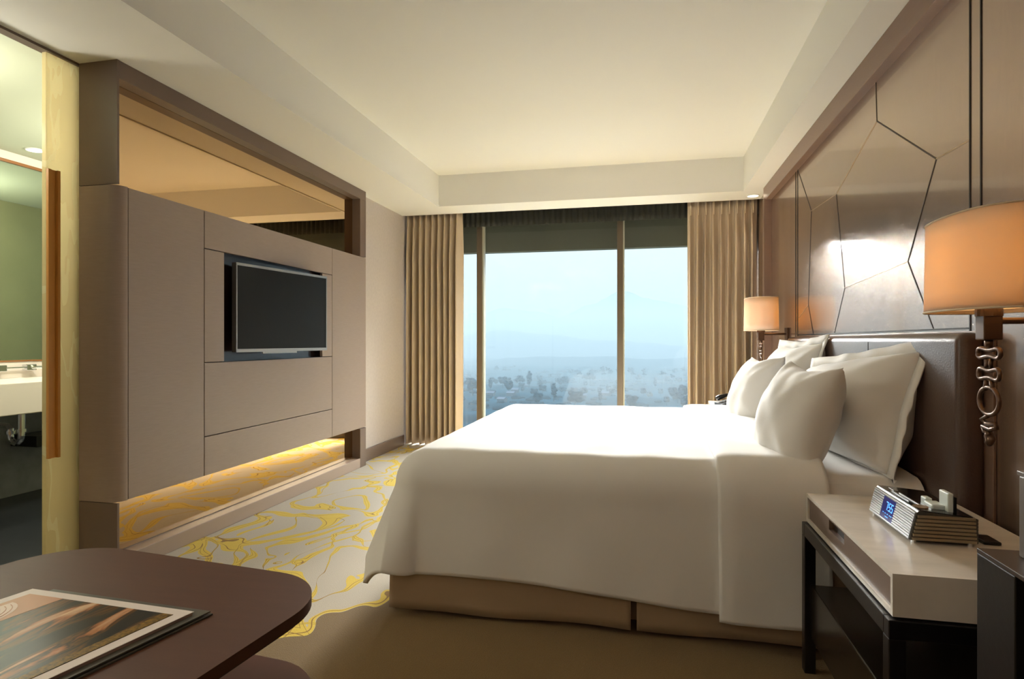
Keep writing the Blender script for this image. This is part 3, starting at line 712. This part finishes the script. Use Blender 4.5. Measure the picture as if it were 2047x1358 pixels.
# telephone on the far nightstand
ph_=thing('telephone','black desk telephone on the far nightstand behind the white cushions','telephone',(.70,5.0,.60))
Mp=Matrix.Translation((.655,5.02,.602))@Matrix.Rotation(R(12),4,'Z')
bm=bmesh.new(); prism(bm,[(-.09,0),(.10,0),(.10,.055),(.06,.055),(-.09,.02)],-.09,.09,axis='Y',bev=.004)
for v in bm.verts: v.co=Mp@v.co
obj('phone_base',bm,blackp,ph_)
bm=bmesh.new(); tube(bm,[Mp@Vector(p) for p in ((-.085,.05,.05),(-.06,.05,.062),(0,.05,.082),(.06,.05,.085),(.10,.05,.075))],[.018,.020,.012,.012,.020],12); obj('handset',bm,blackp,ph_,smooth=True)
bm=bmesh.new()
for i in range(3):
    for j in range(4): box(bm,-.06+i*.0+.028*j,-.045+.028*j,-.06+.028*i,-.045+.028*i,.028+.007*j,.034+.007*j,bev=.002,M=Mp)
obj('keypad',bm,mat('grey_keys',(110,112,116),.4),ph_)
# ================================================================= WALL LAMPS
def lamp(x,y,label):
    t=thing('wall_lamp',label,'wall lamp',(1.06,y,1.15),'oval shade wall lamps')
    zb,zt=1.193,1.443; a,b_=.118,.205; NS=72
    def oval(th,k=1.0):
        c_,s_=math.cos(th),math.sin(th); p=2.5
        rr=(abs(c_)**p+abs(s_)**p)**(-1/p)
        return Vector((x+a*k*rr*c_,y+b_*k*rr*s_,0))
    def fn(u_,v_):
        q=oval(u_*2*math.pi,1.0-.03*v_); q.z=zb+v_*(zt-zb); return q
    bm=bmesh.new(); grid(bm,NS+1,6,fn); bmesh.ops.remove_doubles(bm,verts=bm.verts,dist=1e-5)
    sh=obj('lamp_shade',bm,shadem,t,smooth=True); mod(sh,'SOLIDIFY',thickness=.0025)
    for z,k in ((zb+.002,1.0),(zt-.002,.97)):
        bm=bmesh.new(); tube(bm,[oval(i/NS*2*math.pi,k)+Vector((0,0,z)) for i in range(NS)],.0028,6,closed=True); obj('shade_rim',bm,mat('cream_rim',(226,206,176),.7),sh)
    bm=bmesh.new(); grid(bm,NS+1,3,lambda u_,v_:oval(u_*2*math.pi,.98*v_+.0)+Vector((0,0,zb+.012))) ; bmesh.ops.remove_doubles(bm,verts=bm.verts,dist=1e-4)
    obj('diffuser_disc',bm,shadem,sh)
    bm=bmesh.new(); box(bm,x-.022,x+.022,y-.022,y+.022,1.118,1.182,bev=.003); tube(bm,[(x,y,1.18),(x,y,1.20)],.030,20); obj('socket_block',bm,bronze,t)
    bm=bmesh.new(); tube(bm,[(x+.02,y,1.168),(1.058,y,1.168)],.009,12); box(bm,1.045,1.0595,y-.045,y+.045,1.115,1.215,bev=.003); obj('wall_arm',bm,bronze,t)
    # chain pendant lying in the plane parallel to the wall
    bm=bmesh.new(); r_=.0058
    def loop(fnc,n=40): tube(bm,[fnc(2*math.pi*i/n) for i in range(n)],r_,8,closed=True)
    def bow(zc,w,h):
        def f_(th):
            c_,s_=math.cos(th),math.sin(th); yy=w*c_; zz=h*s_*(.42+1.05*c_*c_)
            return Vector((x,y+yy,zc+zz))
        return f_
    tube(bm,[(x,y,1.12),(x,y,1.098)],.010,10)
    z=1.118-.034
    loop(bow(1.083,.053,.019)); loop(bow(1.028,.050,.021))
    tube(bm,[(x,y+.012,1.066),(x+.004,y+.016,1.056),(x,y+.012,1.046)],r_,8); tube(bm,[(x,y-.012,1.066),(x-.004,y-.016,1.056),(x,y-.012,1.046)],r_,8)
    tube(bm,[(x,y+.012,1.010),(x,y+.015,.998),(x,y+.020,.985)],r_,8); tube(bm,[(x,y-.012,1.010),(x,y-.015,.998),(x,y-.020,.985)],r_,8)
    loop(lambda th:Vector((x,y+.047*math.cos(th),.957+.036*math.sin(th))))
    tube(bm,[(x,y,.921),(x,y+.01,.915),(x,y+.035,.905),(x,y+.012,.896),(x,y-.030,.900),(x,y-.036,.890),(x,y-.005,.882),(x,y+.03,.886),(x,y+.022,.874),(x,y,.872)],r_,8)
    tube(bm,[(x,y,.874),(x+.004,y+.008,.865),(x,y-.008,.856),(x,y,.846),(x,y,.838)],[.008,.012,.012,.010,.004],10)
    obj('chain_pendant',bm,bronze,t,smooth=True)
    l=light('lamp_bulb','POINT',(x+.03,y,1.33),2.6,(1,.78,.52),shadow_soft_size=.03); l.parent=t; l.matrix_parent_inverse=t.matrix_basis.inverted()
    return t
lamp(.885,1.815,'large looking wall lamp with cream oval shade above the near nightstand')
lamp(.868,4.90,'distant wall lamp with cream oval shade in front of the right curtain')
# ================================================================= SOFFIT SPOT AT FAR RIGHT
downlight(.97,5.86,HS,'small bright spot in the ceiling border by the right curtain','ceiling spot',6,(1,.85,.65),spot=90,size=.03)
# ================================================================= FOREGROUND TABLE
tx=thing('coffee_table','dark brown table with rounded corners and lower shelf in the left foreground','table',(-1.05,.85,0))
Mt=Matrix.Translation((-.705,1.325,0))@Matrix.Rotation(R(-6.0),4,'Z')
def slab(z0,z1,name,m,r,ins=0,bev=.004):
    bm=bmesh.new(); pts=rrect(-.905+ins,-ins,-.92+ins,0-ins,r,14); prism(bm,pts,z0,z1,bev=bev)
    for v in bm.verts: v.co=Mt@v.co
    return obj(name,bm,m,tx,auto=40)
slab(.510,.535,'table_top',tabletop,.19)
slab(.500,.5095,'top_edge_band',mat('dark_edge',(44,26,20),.4),.18,ins=.012,bev=.001)
slab(.275,.315,'lower_shelf',mat('red_brown_veneer',(96,54,38),.4),.19)
for px_,py_ in ((-.80,-.12),(-.12,-.80),(-.80,-.80),(-.45,-.12)):
    bm=bmesh.new(); box(bm,px_-.03,px_+.03,py_-.03,py_+.03,.0,.275,bev=.004,M=Mt); box(bm,px_-.03,px_+.03,py_-.03,py_+.03,.315,.50,bev=.004,M=Mt); obj('leg',bm,mat('dark_edge',(44,26,20),.4),tx)
# magazine folder
fo=thing('magazine','glossy magazine with interior photo cover on grey folder, on the brown table','magazine',(-1.2,.95,.536))
Z0=.5355
o0=Vector((-.892,1.103)); u2=Vector((-1,.045)).normalized(); v2=Vector((-.20,-.98)).normalized()
def pl(bm,a0,a1,b0,b1,z0,z1):
    q=[o0+u2*a+v2*b for a,b in ((a0,b0),(a1,b0),(a1,b1),(a0,b1))]
    prism(bm,[(p.x,p.y) for p in q],z0,z1)
fol=mat('grey_folder',(88,86,78),.35)
bm=bmesh.new(); pl(bm,0,.44,0,.40,Z0,Z0+.003); pl(bm,.004,.436,.002,.40,Z0+.006,Z0+.0085); obj('folder_cover',bm,fol,fo)
bm=bmesh.new(); pl(bm,.012,.43,.012,.39,Z0+.003,Z0+.006); obj('page_block',bm,mat('page_edges',(150,120,112),.6),fo)
bm=bmesh.new(); pl(bm,.022,.462,.028,.41,Z0+.0085,Z0+.0145); obj('magazine_pages',bm,mat('page_edges2',(176,150,142),.6),fo)
bm=bmesh.new(); pl(bm,.020,.464,.026,.412,Z0+.0145,Z0+.0155); obj('white_border',bm,paper,fo)
def photomat():
    m=bpy.data.materials.new('printed_interior_photo'); m.use_nodes=True; n=m.node_tree; p=n.nodes['Principled BSDF']; L=n.links; p.inputs['Roughness'].default_value=.28
    t=n.nodes.new('ShaderNodeTexCoord')
    mp=n.nodes.new('ShaderNodeMapping'); mp.inputs['Rotation'].default_value=(0,0,R(8)); mp.inputs['Scale'].default_value=(26,5,1)
    w=n.nodes.new('ShaderNodeTexNoise'); w.inputs['Scale'].default_value=1; w.inputs['Detail'].default_value=5; w.inputs['Distortion'].default_value=.6
    r=n.nodes.new('ShaderNodeValToRGB'); E=r.color_ramp.elements
    E[0].position=.36; E[0].color=lin((16,26,26)); E[1].position=.72; E[1].color=lin((226,196,160))
    for q,c in ((.48,(40,40,34)),(.53,(110,74,26)),(.57,(34,30,26)),(.62,(176,112,64))): e=E.new(q); e.color=lin(c)
    L.new(t.outputs['Object'],mp.inputs[0]); L.new(mp.outputs[0],w.inputs['Vector']); L.new(w.outputs['Fac'],r.inputs[0]); L.new(r.outputs[0],p.inputs['Base Color'])
    return m
bm=bmesh.new(); pl(bm,.046,.40,.050,.412,Z0+.0155,Z0+.0160); obj('cover_photo',bm,photomat(),fo)
bm=bmesh.new(); pl(bm,.34,.436,.050,.412,Z0+.0155,Z0+.0163); obj('peach_panel',bm,mat('peach_print',(196,142,104),.3),fo)
bm=bmesh.new(); pl(bm,.047,.070,.051,.412,Z0+.0161,Z0+.0165); obj('gold_band_print',bm,mat('gold_floral_print',(120,90,20),.35,var=.7,vscale=160),fo)
bm=bmesh.new()
def arcpt(rad,k,squash=.62): 
    a_=.420; b0=.20
    return o0+u2*(a_-rad*.9*math.cos(k))+v2*(b0-rad*1.3*math.sin(k))
bm_pts=[arcpt(.082,R(a)) for a in range(-90,91,10)]
prism(bm,[(p.x,p.y) for p in bm_pts],Z0+.0163,Z0+.0166); obj('pale_emblem',bm,mat('pale_print',(232,208,192),.35),fo)
bm=bmesh.new()
for rad in (.075,.067,.059):
    tube(bm,[Vector((*arcpt(rad,R(a)),Z0+.0168)) for a in range(-80,81,8)],.0008,5)
obj('emblem_lines',bm,mat('peach_print',(196,142,104),.3),fo)
# ================================================================= BLACK DESK AT RIGHT EDGE
dk=thing('desk','black lacquered desk end with brown top at the right edge of the view','desk',(.82,.85,0))
bm=bmesh.new(); box(bm,.572,1.05,.35,1.212,.742,.75,bev=.001); obj('desk_top',bm,mat('dark_brown_top',(58,44,36),.35),dk)
bm=bmesh.new(); box(bm,.572,1.05,1.10,1.212,.0,.742,bev=.002); obj('end_panel',bm,black,dk)
bm=bmesh.new(); box(bm,.572,1.05,.35,.44,.0,.742,bev=.002); obj('end_panel',bm,black,dk)
bm=bmesh.new(); box(bm,.60,1.05,.44,1.10,.60,.742,bev=.002); obj('drawer_box',bm,black,dk)
bm=bmesh.new(); box(bm,.80,1.05,.44,1.10,.05,.60,bev=.002); obj('back_panel',bm,blackp,dk)
gb=thing('grey_box','tall grey brown box standing on the black desk at the right edge','box',(.70,1.1,.75))
bm=bmesh.new(); box(bm,.618,.80,1.02,1.178,.7505,.888,bev=.003); obj('box_body',bm,mat('grey_brown_leather',(104,94,88),.4,bump=.2,bscale=80),gb)
bm=bmesh.new(); box(bm,.616,.802,1.018,1.180,.888,.896,bev=.002); obj('box_lid',bm,mat('grey_brown_leather',(104,94,88),.4),gb)
# ================================================================= OUTSIDE: VALLEY IN HAZE
GZ=-46
def gh(x,y):
    base=GZ+9*nz(x,y,0,.004)+4*nz(x,y,5,.012)
    base+=10*max(0,nz(x+300,y,9,.0028))
    return base+1.2*nz(x,y,2,.05)
ground=mat('valley_ground',(4,15,21),1,spec=0,var=.6,vscale=.045)
bm=bmesh.new()
def gfn(u_,v_):
    y=140+2200*v_**1.8; x=(-1.0+1.75*u_)*(60+y*.62)
    return Vector((x,y,gh(x,y)))
grid(bm,110,150,gfn); struct('ground_valley',bm,ground,smooth=True)
def mount(name,D,prof_,base,col,seed):
    bm=bmesh.new()
    def fn(u_,v_):
        px_=560+ u_*1260; a=math.tan(math.atan((px_-1023.5)/F)-YAW)
        # ridge height read along the ridge line
        hh=prof_[-1][1]
        for (p0,h0),(p1,h1) in zip(prof_,prof_[1:]):
            if p0<=px_<=p1:
                s_=(px_-p0)/(p1-p0); s_=s_*s_*(3-2*s_); hh=h0+(h1-h0)*s_; break
        else:
            if px_<prof_[0][0]: hh=prof_[0][1]
        y=D+ (v_-.0)*D*.35; x=a*D
        z=base+(EYE+hh/F*D*1.02-base)*math.sin(min(1,v_*1.25)*math.pi/2)**1.2*(1 if v_<.8 else 1-(v_-.8)*1.2)+D*.004*nz(x*.01,y*.01,seed)*(.3+v_)+D*.002*nz(x*.04,y*.04,seed)
        return Vector((x*(y/D),y,z))
    grid(bm,160,24,fn)
    return struct(name,bm,mat(name+'_forest',col,1,spec=0,var=.3,vscale=.02),smooth=True)
mount('hill_far',2500,[(560,50),(880,60),(960,70),(1010,85),(1080,72),(1120,60),(1180,92),(1240,122),(1300,100),(1400,80),(1820,60)],-60,(4,13,20),1)
mount('hill_middle',1500,[(560,10),(900,10),(1000,26),(1100,16),(1200,2),(1300,-6),(1400,-14),(1820,-14)],-60,(4,13,20),4)
mount('hill_near',950,[(560,-40),(960,-52),(1020,-44),(1100,-38),(1200,-40),(1300,-46),(1400,-40),(1820,-40)],-60,(4,13,20),7)
# trees: irregular crowns on a thin trunk, copied one by one
leafm=mat('tree_leaves',(2,8,13),1,spec=0,var=.4,vscale=.5); trunkm=mat('tree_trunk',(12,14,16),1,spec=0)
def tree_proto(kind,seed):
    rnd=random.Random(seed); t=thing('tree','hazy blue tree on the valley floor outside the window','tree',(0,0,0),'trees in the hazy valley')
    h={0:11,1:14,2:16}[kind]
    bm=bmesh.new()
    blobs={0:[(0,0,.62,.42),(.22,.1,.5,.3),(-.24,-.1,.52,.3),(.05,.2,.75,.26),(-.1,-.18,.8,.22)],1:[(0,0,.45,.22),(0.03,0,.6,.24),(-.02,.03,.75,.19),(0,0,.9,.11),(.05,0,.3,.16)],2:[(0,0,.82,.16),(.16,.05,.78,.12),(-.17,0,.8,.12),(.02,-.1,.92,.1)]}[kind]
    for (x,y,z,r) in blobs:
        q=bmesh.ops.create_icosphere(bm,subdivisions=3,radius=r*h*.62)['verts']
        for v in q:
            n_=v.co.normalized(); v.co*=1+.38*nz(n_.x*2.4+seed,n_.y*2.4,n_.z*2.4)+.18*nz(n_.x*7,n_.y*7,n_.z*7+seed)
            v.co.z*=.8; v.co+=Vector((x*h,y*h,z*h))
    obj('crown',bm,leafm,t,smooth=True)
    bm=bmesh.new(); tube(bm,[(0,0,-2),(0,0,h*.4),(.1,0,h*.8)],[.3,.22,.12],6); obj('trunk',bm,trunkm,t)
    return t
def outx(px_,y): return math.tan(math.atan((px_-1023.5)/F)-YAW)*y
rnd=random.Random(5)
protos=[tree_proto(k,11+k*3) for k in (0,1,2)]
spots=[(1058,520,1,1.15),(1040,535,0,1.0),(1120,600,0,1.0),(1130,610,0,1.1),(1180,640,0,1.3),(1075,355,0,.9),(1107,385,1,.9),(1150,350,0,1.1),(1017,420,0,1.0),(945,400,0,1.2),(940,470,0,1.0),(1262,345,0,1.0),(1285,350,0,1.1),(1272,340,0,.9),(1370,365,0,1.0),(1005,500,0,1.0),(1015,520,0,.8),(985,560,0,.8),(1230,560,0,.8),(965,440,1,.9),(1345,430,0,1.0),(1365,415,0,1.1),(1355,400,0,.8)]
for i in range(34): spots.append((rnd.uniform(905,1385),rnd.uniform(640,860),rnd.choice((0,0,2)),rnd.uniform(.6,1.0)))
for i in range(40): spots.append((rnd.uniform(905,1385),rnd.uniform(360,640),rnd.choice((0,0,0,1)),rnd.uniform(.5,.8)))
for i in range(22): spots.append((rnd.uniform(1150,1385),rnd.uniform(600,800),2,rnd.uniform(.7,1.1)))
first=[True]*3
placed=[]
LB=('round crowned dark tree','tall narrow dark tree','thin trunked flat crowned tree')
for (px_,y,k,sc) in spots:
    xx=outx(px_,y)
    if any(math.hypot(xx-a_,y-b2)<9.5 for a_,b2 in placed): continue
    placed.append((xx,y))
    if first[k]: t=protos[k]; first[k]=False
    else: t=copy_tree(protos[k])
    x=outx(px_,y); t.location=(x,y,gh(x,y)-.3); t.scale=(sc*1.0,sc*1.0,sc*1.0); t.rotation_euler.z=rnd.uniform(0,6.28)
    t['label']=LB[k]+(' in the nearer part of the misty valley' if y<430 else ' on the middle slope of the misty valley' if y<620 else ' on the faint far edge of the misty valley')
# village houses
def house_proto():
    t=thing('house','tiny pale roofed house among the valley trees','house',(0,0,0),'village houses in the valley')
    bm=bmesh.new(); box(bm,-5,5,-3.5,3.5,-2,3); obj('wall',bm,mat('pale_house_wall',(26,30,34),.9,spec=0),t)
    bm=bmesh.new(); prism(bm,[(-4.1,3),(4.1,3),(0,5.2)],-5.6,5.6,axis='X'); obj('roof',bm,mat('tin_roof',(30,34,40),.9,spec=0),t)
    return t
hp=house_proto()
for i in range(8):
    t=hp if i==0 else copy_tree(hp)
    while True:
        y=rnd.uniform(370,580); x=outx(rnd.uniform(930,1250),y)
        if all(math.hypot(x-a_,y-b2)>12 for a_,b2 in placed): break
    placed.append((x,y)); t.location=(x,y,gh(x,y)+.6); t.scale=(.55,.55,.55); t.rotation_euler.z=rnd.uniform(-.5,.5)
# undergrowth canopy
bm=bmesh.new()
for i in range(700):
    px_=rnd.uniform(900,1390); y=330+620*rnd.random()**1.2; x=outx(px_,y); r_=rnd.uniform(1.2,2.6)
    if nz(x*.012,y*.012,8)<-.05 or any(math.hypot(x-a_,y-b2)<8+r_*1.3 for a_,b2 in placed): continue
    q=bmesh.ops.create_icosphere(bm,subdivisions=2,radius=r_)['verts']; zz=gh(x,y)
    for v in q:
        n_=v.co.normalized(); v.co*=1+.3*nz(n_.x*3+i,n_.y*3,n_.z*3); v.co.z*=.7; v.co.x*=1.5; v.co+=Vector((x,y,zz+r_*.2))
bu=obj('bushes',bm,leafm,smooth=True); tag(bu,'low blue green bushes spread over the misty valley floor','bushes',kind='stuff')
# mist layer
m=bpy.data.materials.new('valley_mist'); m.use_nodes=True; n=m.node_tree; n.nodes.clear()
o=n.nodes.new('ShaderNodeOutputMaterial'); vs=n.nodes.new('ShaderNodeVolumeScatter'); vs.inputs['Color'].default_value=(.68,.88,.98,1); vs.inputs['Density'].default_value=.0016; vs.inputs['Anisotropy'].default_value=0
vs.inputs['Density'].default_value=.0016*FOG
va=n.nodes.new('ShaderNodeVolumeAbsorption'); va.inputs['Color'].default_value=(0,0,0,1); va.inputs['Density'].default_value=.0016*(1-FOG)
ad=n.nodes.new('ShaderNodeAddShader'); n.links.new(vs.outputs[0],ad.inputs[0]); n.links.new(va.outputs[0],ad.inputs[1]); n.links.new(ad.outputs[0],o.inputs['Volume'])
bm=bmesh.new(); box(bm,-2600,1800,160,5200,-90,120); hz=obj('valley_mist',bm,m); tag(hz,'pale blue mist lying over the valley outside the window','mist',kind='stuff')
